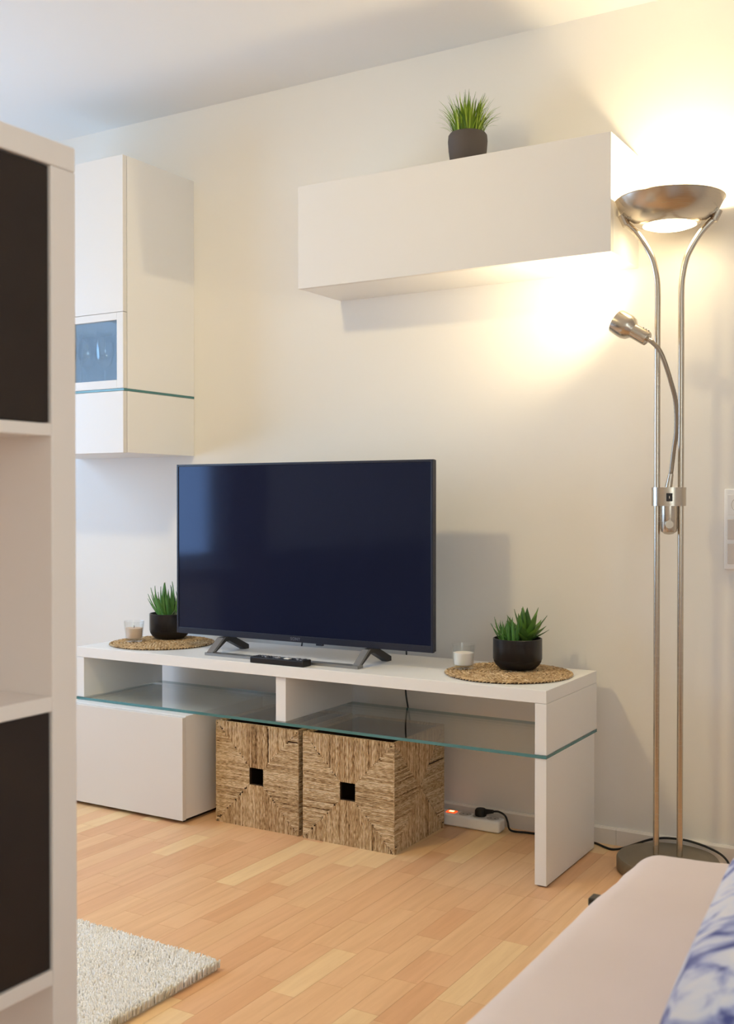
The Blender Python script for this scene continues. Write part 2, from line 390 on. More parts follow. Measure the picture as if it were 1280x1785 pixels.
# ------------------------------------------------------------------ media bench
X0, X1, Y0, Y1 = -2.872, -1.099, 2.798, 3.212; LW = .034; ZG0, ZG1 = .3535, .3625; ZT0, ZT1 = .504, .540
t = thing('media_bench', ((X0+X1)/2, (Y0+Y1)/2, 0), 'long low white media bench with a glass shelf running through its legs', 'bench')
B().box(X0, X1, Y0, Y1, ZT0, ZT1, .0012).build('top_board', 'white', t)
for a, c in ((X1-LW, X1), (X0, X0+LW)):
    B().box(a, c, Y0+.001, Y1, ZG1, ZT0-.0006, .001).build('upper_leg', 'white', t)
lo = B().box(X1-LW, X1, Y0+.001, Y1-.02, .004, ZG0, .001).build('lower_leg', 'white', t)
B().box(X1-LW+.004, X1-.004, Y0+.01, Y1-.03, 0, .004).build('foot_pad', 'black', lo)
B().box(-2.012, -1.974, Y0+.012, Y1, ZG1, ZT0-.0006, .001).build('divider', 'white', t)
g = B(); bm = bmesh.new(); bmesh.ops.create_cube(bm, size=1)
for p in bm.verts: p.co = Vector(((X0+X1)/2+p.co.x*(X1-X0+.002), (Y0+Y1)/2-.001+p.co.y*(Y1-Y0+.002), (ZG0+ZG1)/2+p.co.z*(ZG1-ZG0)))
bm.faces.ensure_lookup_table()
for fc in bm.faces: fc.normal_update()
mi = [0 if abs(fc.normal.z) > .5 else 1 for fc in bm.faces]; g.bm(bm); g.mi = mi
tag(g.build('glass_shelf', ['shelfglass', 'glassedge'], t), 'green tinted glass shelf')

# drawer box on the floor under the left of the bench
DX0, DX1, DY0 = -2.872, -2.334, 2.738
t = thing('drawer_cabinet', ((DX0+DX1)/2, 3.0, 0), 'white handleless drawer box on the floor beneath the bench', 'cabinet')
B().box(DX0, DX1-.002, DY0+.0195, Y1-.03, .014, .3525, .001).build('body', 'white', t)
B().box(DX0, DX1, DY0, DY0+.018, .012, .3495, .0012).build('drawer_front', 'satin', t)
B().box(DX0+.02, DX1-.02, DY0+.03, Y1-.06, 0, .014).build('plinth', 'black', t)

# ------------------------------------------------------------------ wall cabinets
def wall_cab():
    x0, x1, y0, y1, z0, z1 = -2.060, -.990, 3.006, 3.2695, 1.764, 2.102
    t = thing('wall_cabinet', ((x0+x1)/2, y1, z0), 'wide flat white wall cabinet with a potted grass on top', 'cabinet')
    B().box(x0, x1, y0+.021, y1, z0, z1, .001).build('body', 'white', t)
    B().box(x0, x1, y0, y0+.0185, z0-.001, z1, .0012).build('door', 'satin', t)
wall_cab()
def tall_cab():
    x0, x1, y0, y1 = -3.331, -2.726, 2.882, 3.2695
    t = thing('tall_wall_cabinet', ((x0+x1)/2, y1, 1.229), 'narrow tall white wall cabinet with a small glass door, near the bookshelf', 'cabinet')
    yb = y0+.021; th = .018; zu0, zu1 = 1.459, 2.285
    c = B()
    c.box(x0, x0+th, yb, y1, zu0, zu1); c.box(x1-th, x1, yb, y1, zu0, zu1)
    c.box(x0+th, x1-th, yb, y1, zu1-th, zu1); c.box(x0+th, x1-th, yb+.002, y1, 1.724, 1.742); c.box(x0+th, x1-th, yb+.002, y1, zu0, zu0+.012)
    c.build('body', 'white', t)
    B().box(x0+th+.0005, x1-th-.0005, y1-.012, y1-.001, zu0+.0125, 1.7235).build('back_lining', 'inside', t)
    B().box(x0, x1, y0, y0+.019, 1.7305, zu1, .0012).build('door', 'satin', t)
    fw_ = .031; z0, z1 = zu0, 1.729
    gd = B().box(x0, x0+fw_, y0, y0+.019, z0, z1, .001).box(x1-fw_, x1, y0, y0+.019, z0, z1, .001)
    gd.box(x0+fw_, x1-fw_, y0, y0+.019, z0, z0+.030, .0008).box(x0+fw_, x1-fw_, y0, y0+.019, z1-.026, z1, .0008)
    d = gd.build('glass_door_frame', 'satin', t)
    B().box(x0+fw_-.004, x1-fw_+.004, y0+.008, y0+.012, z0+.026, z1-.022).build('pane', 'dpane', d)
    tag(B().box(x0-.001, x1+.001, y0+.002, y1, 1.450, 1.4585, .0005).build('glass_plate', 'glassedge', t), 'green glass plate between upper and lower box')
    B().box(x0, x1, yb, y1, 1.230, 1.4495, .001).build('lower_box', 'white', t)
    B().box(x0, x1, y0, y0+.0185, 1.229, 1.449, .0012).build('lower_front', 'satin', t)
tall_cab()
def wine(x, y, label):
    z = 1.4712
    pr_ = [(.0, .0), (.034, .0), (.034, .0015), (.012, .004), (.0042, .010), (.0038, .075), (.008, .086), (.024, .100), (.036, .125), (.0385, .150), (.035, .185), (.030, .222), (.0288, .222), (.0335, .185), (.0370, .150), (.0345, .126), (.022, .102), (.0, .0905)]
    o = B().lathe(pr_, (x, y, z), 28).build('wine_glass', 'wineglass', None, True, 60)
    tag(o, label, 'wine glass', 'wine glasses in the wall cabinet')
wine(-2.948, 3.02, 'rightmost wine glass of those behind the small cabinet pane')
wine(-3.050, 3.03, 'middle wine glass of those behind the small cabinet pane')
wine(-3.085, 2.955, 'leftmost wine glass behind the cabinet pane, partly hidden by the bookshelf')

# ------------------------------------------------------------------ bookshelf room divider
def bookshelf():
    x1, x0 = -1.077, -1.467; ye = 1.049; F = .0425; Fz = .033; cw = .335; ncol = 2; yi = ye-F; ys = yi-ncol*cw-(ncol-1)*.016-F
    zt = 1.5275; zu = 1.4946; zb = .054
    t = thing('bookshelf', ((x0+x1)/2, (ys+ye)/2, 0), 'white open cube bookshelf with dark doors in the foreground', 'bookshelf')
    B().box(x0, x1, ys, ye, zu, zt, .002).build('top_board', 'board', t)
    B().box(x0, x1, ys, ye, zb, zb+.035, .002).build('bottom_board', 'board', t)
    for a in (yi, ys): B().box(x0, x1, a, a+F, zb+.035, zu-.0004, .0015).build('side_board', 'board', t)
    cols = [(yi-cw, yi), (yi-2*cw-.016, yi-cw-.016)]
    B().box(x0+.002, x1-.001, cols[0][0]-.016, cols[0][0], zb+.035, zu-.0004, .001).build('upright', 'board', t)
    zs = [(1.1435, 1.1595), (.785, .8044), (.4274, .4465)]
    for ci, (a, c) in enumerate(cols):
        for z0, z1 in zs: B().box(x0+.002, x1-.0005, a, c, z0, z1, .001).build('shelf', 'board', t)
        for z0, z1 in ((zs[0][1]+.0015, zu-.002), (zs[2][1]+.0015, zs[1][0]-.0015)):
            if ci: z0, z1 = (zs[1][1]+.0015, zs[0][0]-.0015) if z0 > 1 else (zb+.0365, zs[2][0]-.0015)
            tag(B().box(x1-.026, x1-.004, a+.001, c-.0015, z0, z1, .0012).build('door', 'darkdoor', t), 'black brown door panel')
    for yy in (ys+.03, ye-.06):
        for xx in (x0+.02, x1-.06): B().box(xx, xx+.04, yy, yy+.03, 0, zb, .003).build('leg', 'black', t)
bookshelf()

# ------------------------------------------------------------------ television
def tv():
    x0, x1, y0, y1, z0, z1 = -2.541, -1.5265, 2.952, 2.998, .5935, 1.1850
    t = thing('television', ((x0+x1)/2, 2.96, .54), 'large flat black television switched off on the white bench', 'television')
    fr = B(); e = .0075; eb = .021
    fr.box(x0, x0+e, y0, y0+.012, z0, z1, .001).box(x1-e, x1, y0, y0+.012, z0, z1, .001)
    fr.box(x0+e, x1-e, y0, y0+.012, z1-e, z1, .001).box(x0+e, x1-e, y0, y0+.012, z0, z0+eb, .001)
    f = fr.build('bezel', 'bezel', t)
    B().box(x0+e, x1-e, y0+.0025, y0+.008, z0+eb, z1-e).build('screen', 'screen', t)
    B().box(x0+.001, x1-.001, y0+.0125, y0+.024, z0+.002, z1-.001, .002).box(x0+.13, x1-.13, y0+.0245, y1+.018, z0+.02, z1-.12, .008).build('back_shell', 'bezel', t)
    B().box(-1.955, -1.930, y0+.001, y0+.012, z0-.006, z0, .001).build('sensor', 'bezel', t)
    cu = bpy.data.curves.new('logo', 'FONT'); cu.body = 'SONY'; cu.size = .0135; cu.extrude = .0002; cu.align_x = 'CENTER'; cu.space_character = 1.15
    tmp = bpy.data.objects.new('tmp', cu); COL.objects.link(tmp); dg = bpy.context.evaluated_depsgraph_get()
    me = bpy.data.meshes.new_from_object(tmp.evaluated_get(dg)); bpy.data.objects.remove(tmp)
    me.transform(Matrix.Rotation(math.pi/2, 4, 'X')); me.materials.clear(); me.materials.append(M['logo'])
    lg = bpy.data.objects.new('logo', me); COL.objects.link(lg); lg.parent = f; lg.location = Vector((-2.035, y0-.0004, z0+.0062))-ROOT[t]
    tag(lg, 'grey SONY lettering')
    # stand: a silver bar on the bench carrying two inverted-V feet
    xa, xb, yf = -2.335, -1.742, 2.864; zb = .5402
    bar = [(xa-.004, yf-.006), (xb+.004, yf-.006), (xb+.004, yf+.026), (xa-.004, yf+.026)]
    B().prism(bar, 2, zb, zb+.009).build('stand_bar', 'silver', t)
    for x, sgn in ((xa, 1), (xb, -1)):
        prof = [(yf-.006, zb+.0005), (yf+.012, zb+.0005), (2.945, .579), (2.962, .579), (3.048, zb), (3.072, zb), (3.072, zb+.014), (2.985, z0-.0005), (2.928, z0-.0005)]
        ft = B().prism(prof, 0, x-.002*sgn, x+.020*sgn).build('stand_foot', 'footdark', t)
        B().prism([(yf-.007, zb+.0005), (yf+.006, zb+.0005), (2.940, z0-.001), (2.926, z0-.001)], 0, x-.003*sgn-.0005, x+.021*sgn+.0005).build('front_trim', 'silver', ft)
tv()

def remote():
    x0, x1, y0, y1, z0 = -2.108, -1.902, 2.801, 2.848, .540
    t = thing('remote_control', ((x0+x1)/2, (y0+y1)/2, z0), 'black remote control on the front edge of the bench', 'remote control')
    B().box(x0, x1, y0, y1, z0, z0+.020, .003).build('body', 'black', t)
    rr = random.Random(3)
    for i in range(17):
        for j in range(3):
            if i in (8, 9, 11, 12): continue
            cx = x0+.012+i*.0112; cy = y0+.011+j*.0125
            B().box(cx-.0035, cx+.0035, cy-.0035, cy+.0035, z0+.0195, z0+.0218, .0008).build('button', 'btnb' if rr.random() < .8 else 'button', t)
    for cx, m in ((-2.012, 'button'), (-1.974, 'plastic')): B().box(cx-.012, cx+.012, y0+.008, y0+.026, z0+.0195, z0+.022, .0015).build('button', m, t)
remote()
# thin cables hanging behind the bench
tag(B().tube(bez([(-2.20, 3.235, .55), (-2.215, 3.24, .48), (-2.195, 3.24, .43), (-2.20, 3.238, .36), (-2.13, 3.236, .27), (-2.05, 3.24, .16), (-2.02, 3.24, .10)]), .0028, 6).build('cable', 'greycord', None, True), 'thin grey cable hanging behind the bench, left of the divider', 'cable', 'cables behind the bench')
tag(B().tube(bez([(-1.775, 3.235, .585), (-1.775, 3.238, .50), (-1.78, 3.24, .42), (-1.765, 3.236, .34), (-1.74, 3.236, .2), (-1.71, 3.24, .10)]), .0028, 6).build('cable', 'cord', None, True), 'thin dark cable hanging behind the bench, right of the divider', 'cable', 'cables behind the bench')

# ------------------------------------------------------------------ seagrass baskets
def weave(Wd, Ht, hole, seed):
    """rush-pattern panel in local x (width), z (height), facing -y; cords run from each edge in to the diagonals"""
    rr = random.Random(seed); b = B(); d = .0046
    def cord(p0, p1, tone):
        k0 = len(b.v)
        p0, p1 = Vector(p0), Vector(p1); L = (p1-p0).length; n = max(2, int(L/.009)); ax = (p1-p0).normalized(); sd = Vector((0, -1, 0)).cross(ax)
        v = []; f = []; ph = rr.random()*6
        for i in range(n+1):
            c = p0+(p1-p0)*i/n+sd*rr.uniform(-.0006, .0006); h = .0030+.0010*math.sin(i*2.2+ph)+rr.uniform(-.0004, .0004); w = d*.54
            for s, y in ((-w, .0006), (-w*.6, -h*.75), (w*.6, -h*.75), (w, .0006)):
                q = c+sd*s; v.append((q.x, q.y+y, q.z))
        for i in range(n):
            for k in range(3): f.append((i*4+k, i*4+k+1, (i+1)*4+k+1, (i+1)*4+k))
        b.add(v, f, tone=tone)
        for i in range(n+1):
            g_ = rr.gauss(0, .16)
            for q in range(4): b.tone[k0+i*4+q] = min(1, max(0, tone+g_+(-.30 if q in (0, 3) else .06)))
    hw, hh = Wd/2, Ht/2
    def inner(a, half, other):  # start of a cord at offset a along the edge
        return max(abs(a)/half*other, hole)
    n = int(Wd/d)
    for i in range(n):
        a = -hw+(i+.5)*Wd/n; j = inner(a, hw, hh)+rr.uniform(-.004, .004)*(1 if abs(a) > hole*1.2 else 0)
        for s in (1, -1):
            if rr.random() < .995 and hh-abs(j) > .004: cord((a, 0, s*hh), (a, 0, s*min(j, hh-.003)), min(1, max(0, rr.gauss(.55, .16))))
    n = int(Ht/d)
    for i in range(n):
        a = -hh+(i+.5)*Ht/n; j = inner(a, hh, hw)+rr.uniform(-.004, .004)*(1 if abs(a) > hole*1.2 else 0)
        for s in (1, -1):
            if rr.random() < .995 and hw-abs(j) > .004: cord((s*hw, 0, a), (s*min(j, hw-.003), 0, a), min(1, max(0, rr.gauss(.62, .16))))
    return b
def weave_mesh(name, *a):
    o = weave(*a).build(name, 'sea', None, True, 60, tone=True); me = o.data; bpy.data.objects.remove(o); return me
BW, BH = .330, .334
wm_hole = weave_mesh('woven_front', BW, BH, .0275, 1); wm_hole2 = weave_mesh('woven_front2', BW, BH, .0275, 5); wm_side = weave_mesh('woven_side', BW, BH, .002, 2)
def basket(xr, yf, label, front):
    cx, cy = xr-BW/2, yf+BW/2
    t = thing('seagrass_basket', (cx, cy, 0), label, 'basket', 'seagrass baskets under the bench')
    x0, x1, y0, y1 = xr-BW, xr, yf, yf+BW; e = .003; k = .0275; cz = BH/2
    fr = B()  # inner shell: front wall around the square hole, three closed walls and a floor
    fr.box(x0+e, cx-k-.001, y0+e, y0+.012, .002, BH-.006).box(cx+k+.001, x1-e, y0+e, y0+.012, .002, BH-.006)
    fr.box(cx-k-.001, cx+k+.001, y0+e, y0+.012, .002, cz-k).box(cx-k-.001, cx+k+.001, y0+e, y0+.012, cz+k, BH-.006)
    fr.box(x0+e, x0+.012, y0+.012, y1-e, .002, BH-.006).box(x1-.012, x1-e, y0+.012, y1-e, .002, BH-.006)
    fr.box(x0+.012, x1-.012, y1-.012, y1-e, .002, BH-.006).box(x0+.012, x1-.012, y0+.012, y1-.012, .002, .012)
    fr.build('inner_frame', 'liner', t)
    for me, loc, rz in ((front, (0, -BW/2+.0022, cz), 0), (wm_side, (BW/2-.0022, 0, cz), math.pi/2), (wm_side, (0, BW/2-.0022, cz), math.pi), (wm_side, (-BW/2+.0022, 0, cz), -math.pi/2)):
        o = bpy.data.objects.new('woven_panel', me); COL.objects.link(o); o.parent = t; o.location = loc; o.rotation_euler = (0, 0, rz); o['kind'] = 'stuff'
    rm = B(); rr = random.Random(4)   # cords lapped over the top rim and round the upright corners
    def lap(cxx, cyy, ax, tone):
        v = []; f = []; w = .0024; n = 6
        for i in range(n+1):
            an = math.pi*i/n; o_ = -math.cos(an)*.0068; z = BH-.006+math.sin(an)*.0068
            for s in (-w, w):
                v.append((cxx+s, cyy+o_, z) if ax else (cxx+o_, cyy+s, z))
        for i in range(n): f.append((2*i, 2*i+1, 2*i+3, 2*i+2))
        rm.add(v, f, tone=tone)
    n = int(BW/.0047)
    for i in range(n):
        a = -BW/2+(i+.5)*BW/n
        for s in (1, -1):
            lap(cx+a, cy+s*(BW/2-.0075), True, min(1, max(0, rr.gauss(.5, .2)))); lap(cx+s*(BW/2-.0075), cy+a, False, min(1, max(0, rr.gauss(.5, .2))))
    for sx in (1, -1):
        for sy in (1, -1):
            n = 70
            for i in range(n):
                z = .004+(BH-.012)*i/n; rot = [(0, -1), (.7071, -.7071), (1, 0)]
                pts = []
                for q in range(5):
                    an = math.pi/2*q/4; pts.append((cx+sx*(BW/2-.0035+.0035*math.sin(an)), cy+sy*(BW/2-.0035+.0035*math.cos(an))))
                v = []; f = []
                for q, (px, py) in enumerate(pts):
                    for dz in (-.0004, .0042): v.append((px, py, z+dz))
                for q in range(4): f.append((2*q, 2*q+1, 2*q+3, 2*q+2))
                rm.add(v, f, tone=min(1, max(0, rr.gauss(.5, .2))))
    rm.build('rim_binding', 'sea', t, True, 60, kind='stuff', tone=True)
basket(-1.592, 2.829, 'square seagrass basket with two visible sides, next to the power strip', wm_hole)
basket(-1.940, 2.831, 'square seagrass basket beside the drawer box, only its front showing', wm_hole2)

# ------------------------------------------------------------------ power strip and lamp cord
def power_strip():
    x0, x1, y0, y1 = -1.655, -1.405, 3.172, 3.224; h = .040
    t = thing('power_strip', ((x0+x1)/2, (y0+y1)/2, 0), 'white power strip with a lit red switch on the floor by the wall', 'power strip')
    B().box(x0, x1, y0, y1, .001, h, .008, 4).build('housing', 'plastic', t, True, 50)
    cy = (y0+y1)/2
    for i, cx in enumerate((-1.535, -1.487, -1.437)):
        s_ = B().lathe([(.0, .0006), (.017, .0006), (.0175, .002), (.020, .002), (.0205, 0), (.0, 0)], (cx, cy, h), 24).build('socket', 'hole', t, True, 40)
        for q in (-.007, .007): B().lathe([(0, .0009), (.0026, .0009), (.0026, .0003), (0, .0003)], (cx+q, cy, h), 10).build('hole', 'dark', s_)
    sw = B().box(-1.600, -1.568, cy-.012, cy+.012, h-.001, h+.0025, .001).build('switch', 'redlit', t)
    B().box(-1.592, -1.576, cy-.006, cy+.006, h+.0022, h+.0032, .0004).build('switch_light', 'glow', sw)
power_strip()
# ------------------------------------------------------------------ floor lamp (torchiere + reading arm)
def cord(t):
    cy = 3.198
    pts = [(-1.440, cy, .0622), (-1.418, cy+.002, .064), (-1.398, cy+.004, .055), (-1.390, cy+.008, .035), (-1.386, cy+.012, .012), (-1.372, cy+.020, .0035), (-1.33, 3.228, .0035), (-1.27, 3.232, .0035), (-1.20, 3.234, .0035), (-1.15, 3.237, .0035), (-1.11, 3.236, .0035), (-1.075, 3.215, .0035), (-1.048, 3.205, .0035), (-1.02, 3.215, .008), (-.985, 3.231, .022), (-.945, 3.246, .038), (-.905, 3.2515, .048), (-.86, 3.2520, .052), (-.82, 3.2500, .051), (-.77, 3.240, .044), (-.73, 3.222, .036), (-.705, 3.20, .024), (-.698, 3.18, .012), (-.702, 3.165, .0042), (-.70, 3.10, .0035), (-.68, 3.02, .0035)]
    cb = tag(B().tube(bez(pts, 6), .0033, 8).build('power_cord', 'cord', t, True), 'black power cord')
    pl = B().lathe([(0, .0435), (.018, .0435), (.0195, .048), (.019, .060), (.015, .066), (0, .067)], (-1.480, cy, 0), 18)
    pl.tube([(-1.472, cy, .057), (-1.452, cy, .060), (-1.436, cy, .0625)], [.010, .0075, .0055], 10)
    pl.build('plug', 'rubber', cb, True, 40)

def lamp():
    c = Vector((-.851, 3.104, 0)); a = Vector((math.cos(math.radians(18)), math.sin(math.radians(18)), 0)); n = Vector((a.y, -a.x, 0))
    t = thing('floor_lamp', c, 'tall brushed nickel floor lamp with bowl uplight and reading arm', 'floor lamp')
    cord(t)
    B().lathe([(0, 0), (.138, 0), (.143, .003), (.143, .034), (.139, .040), (.100, .044), (0, .046)], c, 64).build('base', 'lampbase', t, True, 40)
    prof = [(.0325, .046), (.0325, .4), (.0325, .9), (.0325, 1.3), (.0325, 1.55), (.0325, 1.655), (.0375, 1.708), (.050, 1.755), (.078, 1.806), (.105, 1.838), (.126, 1.856)]
    for s in (-1, 1):
        path = bez([c+a*(s*o)+Vector((0, 0, z)) for o, z in prof], 5)
        p = B().tube(path, .0086, 14).build('pole', 'steel', t, True)
        # pivot clamp at the bowl
        q0 = c+a*(s*.119)+Vector((0, 0, 1.846)); q1 = c+a*(s*.133)+Vector((0, 0, 1.876))
        B().tube([q0, q1], .0115, 14).build('pivot', 'steel', p, True)
    bowl = [(.0745, 1.8395), (.098, 1.8475), (.120, 1.8635), (.139, 1.886), (.1505, 1.910), (.1525, 1.9105), (.1525, 1.9125), (.149, 1.9125), (.137, 1.889), (.118, 1.8665), (.097, 1.851), (.0745, 1.843)]
    B().lathe(bowl, c, 72, closed=True).build('bowl', 'steel', t, True, 40)
    gl = B().lathe([(0, 1.828), (.03, 1.829), (.058, 1.834), (.0735, 1.841), (.0735, 1.8435), (.058, 1.840), (0, 1.836)], c, 48).build('glass_diffuser', 'diff', t, True, 50)
    tag(gl, 'lit frosted glass in the bowl bottom')
    bl = B().tube([c+a*-.035+Vector((0, 0, 1.866)), c+a*.035+Vector((0, 0, 1.866))], .006, 10).build('bulb', 'bulb', t, True)
    l = bpy.data.lights.new('uplight', 'POINT'); l.energy = BULB_W; l.color = WARM; l.shadow_soft_size = .022
    lo = bpy.data.objects.new('uplight', l); COL.objects.link(lo); lo.parent = t; lo.location = (0, 0, 1.905)
    # collar with switch, dimmer tube and knob
    def oval(ra, rb, k=40):
        return [(c+a*(ra*math.cos(2*math.pi*i/k))+n*(rb*math.sin(2*math.pi*i/k)))[:2] for i in range(k)]
    B().prism(oval(.0475, .031), 2, 1.044, 1.0875).prism(oval(.0470, .0305), 2, 1.0875, 1.0885).prism(oval(.0480, .0315), 2, 1.0885, 1.0965).build('collar', 'steel', t, True, 40)
    f0 = c+n*.0312
    R = Matrix((( a.x, -n.x, 0, f0.x), (a.y, -n.y, 0, f0.y), (0, 0, 1, 0), (0, 0, 0, 1)))
    sw = B().box(-.0085, .0085, -.003, .004, 1.057, 1.080, .001, mtx=R).build('switch', 'black', t)
    B().box(-.0007, .0007, -.0034, -.0028, 1.065, 1.072, mtx=R).build('switch_mark', 'plastic', sw)
    cc = c+n*.006
    B().lathe([(0, .962), (.012, .964), (.0215, .971), (.0235, .980), (.0235, 1.0435), (0, 1.0435)], cc, 28).build('dimmer_tube', 'steel', t, True, 40)
    B().tube([cc+n*.022+Vector((0, 0, .992)), cc+n*.034+Vector((0, 0, .992))], [.0125, .0115], 20).build('knob', 'steel', t, True, 40)
    cr = Vector((.859, .512, 0)); cf = Vector((-.512, .859, 0))
    P = lambda s, z, d: c+cr*s+cf*d+Vector((0, 0, z))
    gp = bez([P(-.002, 1.097, -.004), P(.004, 1.14, -.008), P(.009, 1.20, -.016), P(.0125, 1.26, -.030), P(.006, 1.335, -.045), P(-.012, 1.395, -.056), P(-.030, 1.445, -.062), P(-.046, 1.48, -.062), P(-.066, 1.505, -.052)], 14)
    k = len(gp)
    B().tube(gp, [.0062+.0005*(i % 2) for i in range(k)], 12).build('gooseneck', 'steeld', t, True, 80)
    B().tube([P(-.002, 1.0965, -.004), P(.0035, 1.135, -.008)], [.0105, .0075], 14).build('gooseneck_socket', 'steel', t, True)
    h0 = P(-.060, 1.500, -.055); h1 = P(-.160, 1.578, .012); ax = (h1-h0).normalized()
    rot = ax.to_track_quat('Z', 'Y').to_matrix().to_4x4(); mt = Matrix.Translation(h0) @ rot
    hp = [(0, .004), (.007, .004), (.007, .018), (.019, .020), (.0205, .023), (.0205, .066), (.022, .070), (.032, .080), (.0355, .092), (.0355, .112), (.0345, .127), (.0335, .127), (.0335, .094), (.029, .085), (.010, .078), (0, .078)]
    hd = B().lathe(hp, (0, 0, 0), 36, mtx=mt).build('reading_head', 'steel', t, True, 40)
    for i in range(3):
        m2 = mt @ Matrix.Rotation(-2.5, 4, 'Z')
        B().box(-.009, .009, -.0212, -.0196, .030+i*.009, .033+i*.009, mtx=m2 @ Matrix.Rotation(.0, 4, 'Y')).build('vent_slot', 'dark', hd)
    B().lathe([(0, .100), (.024, .100), (.028, .096), (.024, .090), (0, .088)], (0, 0, 0), 24, mtx=mt).build('spot_bulb', 'bulb', hd, True)
    l = bpy.data.lights.new('reading_light', 'SPOT'); l.energy = SPOT_W; l.color = WARM; l.spot_size = math.radians(160); l.spot_blend = 1.0; l.shadow_soft_size = .02
    lo = bpy.data.objects.new('reading_light', l); COL.objects.link(lo); lo.parent = t
    lo.location = h0+ax*.124-c; lo.rotation_euler = ax.to_track_quat('-Z', 'Y').to_euler()
lamp()

# ------------------------------------------------------------------ socket and switches on the wall
def switches():
    x0, x1, z0, z1 = -.733, -.650, .858, 1.093; y = YW
    t = thing('switch_plate', ((x0+x1)/2, y, (z0+z1)/2), 'white triple wall plate with a socket above two light switches', 'switch plate')
    B().box(x0, x1, y-.0095, y-.0002, z0, z1, .004, 3).build('frame', 'plastic', t, True, 40)
    h = (z1-z0-.022)/3; cx = (x0+x1)/2
    for i in range(3):
        c = z1-.011-h*(i+.5); a = .0275
        if i == 0:
            s_ = B().box(cx-a-.004, cx+a+.004, y-.0115, y-.009, c-a-.002, c+a+.002, .001).build('socket', 'plastic', t)
            mt = Matrix.Translation((cx, y-.0117, c)) @ Matrix.Rotation(math.pi/2, 4, 'X')
            B().lathe([(0, -.0015), (.0195, -.0015), (.0205, .0004), (.0195, .0004), (.019, -.001), (0, -.001)], (0, 0, 0), 28, mtx=mt).build('socket_well', 'hole', s_, True)
        else:
            B().box(cx-a-.004, cx+a+.004, y-.0135, y-.009, c-a-.002, c+a+.002, .002).build('rocker', 'rocker', t)
switches()

# ------------------------------------------------------------------ round mats, candles, succulents
def placemat(cx, cy, r, label, seed):
    t = thing('placemat', (cx, cy, ZT1), label, 'placemat', 'round plaited mats on the bench')
    B().lathe([(0, .0002), (r-.004, .0002), (r-.004, .0035), (0, .0035)], (cx, cy, ZT1), 72).build('backing', 'liner', t)
    rr = random.Random(seed); b = B(); turns = int(r/.0125); 
    for k in range(turns):
        R = r-.006-k*.0125
        if R < .012: continue
        n = max(10, int(2*math.pi*R/.011))
        for i in range(n):
            for side in (-1, 1):      # plait: two slanted strands in each stitch, laid like a herringbone
                an = 2*math.pi*(i+.5*(side > 0))/n; rad = R+side*.003
                p = Vector((cx+rad*math.cos(an), cy+rad*math.sin(an), ZT1+.0042+rr.uniform(-.0005, .001)))
                d = an+math.pi/2+side*.55+rr.uniform(-.15, .15); L = .0078; w = .0030
                ux, uy = math.cos(d), math.sin(d); v = []
                for q, hw, hz in ((-1, .25, -.002), (-.4, 1, .0012), (.4, 1, .0016), (1, .25, -.002)):
                    for s, zz in ((-1, -.0012), (0, .0013), (1, -.0012)):
                        v.append((p.x+ux*q*L-uy*s*w*hw, p.y+uy*q*L+ux*s*w*hw, p.z+hz+zz))
                b.add(v, [(i3*3+j, i3*3+j+1, i3*3+j+4, i3*3+j+3) for i3 in range(3) for j in range(2)], tone=min(1, max(0, rr.gauss(.55, .2))))
    b.build('plait', 'mat', t, True, 60, kind='stuff', tone=True)
placemat(-1.306, 3.017, .190, 'round plaited seagrass mat under the aloe pot, right end of the bench', 1)
placemat(-2.664, 3.014, .187, 'round plaited seagrass mat under the bushy succulent, left end of the bench', 2)
ZM = ZT1+.0072
def candle(cx, cy, wax, label, wick):
    t = thing('candle_glass', (cx, cy, ZM), label, 'candle', 'candles in glass tumblers')
    pr_ = [(0, 0), (.027, 0), (.0295, .002), (.0375, .074), (.0378, .075), (.0352, .075), (.0285, .013), (.026, .011), (0, .011)]
    B().lathe(pr_, (cx, cy, ZM), 40).build('tumbler', 'glass', t, True, 40)
    w = B().lathe([(0, .0115), (.0255, .0115), (.0278, .0135), (.0312, .047), (.0305, .0495), (.027, .0500), (0, .0495)], (cx, cy, ZM), 32).build('wax', wax, t, True, 40)
    if wick: B().tube([(cx, cy, ZM+.049), (cx+.001, cy, ZM+.054), (cx+.0005, cy, ZM+.058)], .0012, 6).build('wick', 'wick', w)
candle(-1.446, 2.998, 'wax', 'white candle in a clear tumbler beside the aloe pot', False)
candle(-2.752, 2.962, 'waxb', 'beige candle in a clear tumbler beside the bushy succulent', True)

def leaf_mesh(name, L, Wd, curve, thick, m):
    """fleshy pointed leaf growing along +z, bending to -y, channelled"""
    b = B(); n = 8; rows = []
    v = []; f = []
    for i in range(n+1):
        s = i/n; w = Wd*(1-s**1.7)*(0.75+.6*s*(1-s)*1.6)+.0004; y = -curve*L*s*s; z = L*(s-.12*abs(curve)*s*s)
        for k, (a, d) in enumerate(((-1, 0.35), (-.5, -.1), (0, -.35), (.5, -.1), (1, .35), (.55, .8), (0, 1), (-.55, .8))):
            v.append((a*w, y+d*thick*(1-.8*s)-.25*w*(abs(a)), z))
    for i in range(n):
        for k in range(8): f.append((i*8+k, i*8+(k+1) % 8, (i+1)*8+(k+1) % 8, (i+1)*8+k))
    f.append(tuple(range(7, -1, -1))); f.append(tuple(n*8+k for k in range(8)))
    o = b.add(v, f).build(name, m, None, True, 70); me = o.data; bpy.data.objects.remove(o); return me
LF = {k: leaf_mesh('leaf', *a) for k, a in {
    'big': (1.0, .235, .12, .05, 'leaf'), 'thin': (1.0, .085, .20, .05, 'leaf2'), 'fing': (1.0, .10, .16, .07, 'leaf2'), 'round': (1.0, .30, .3, .06, 'leaf3')}.items()}
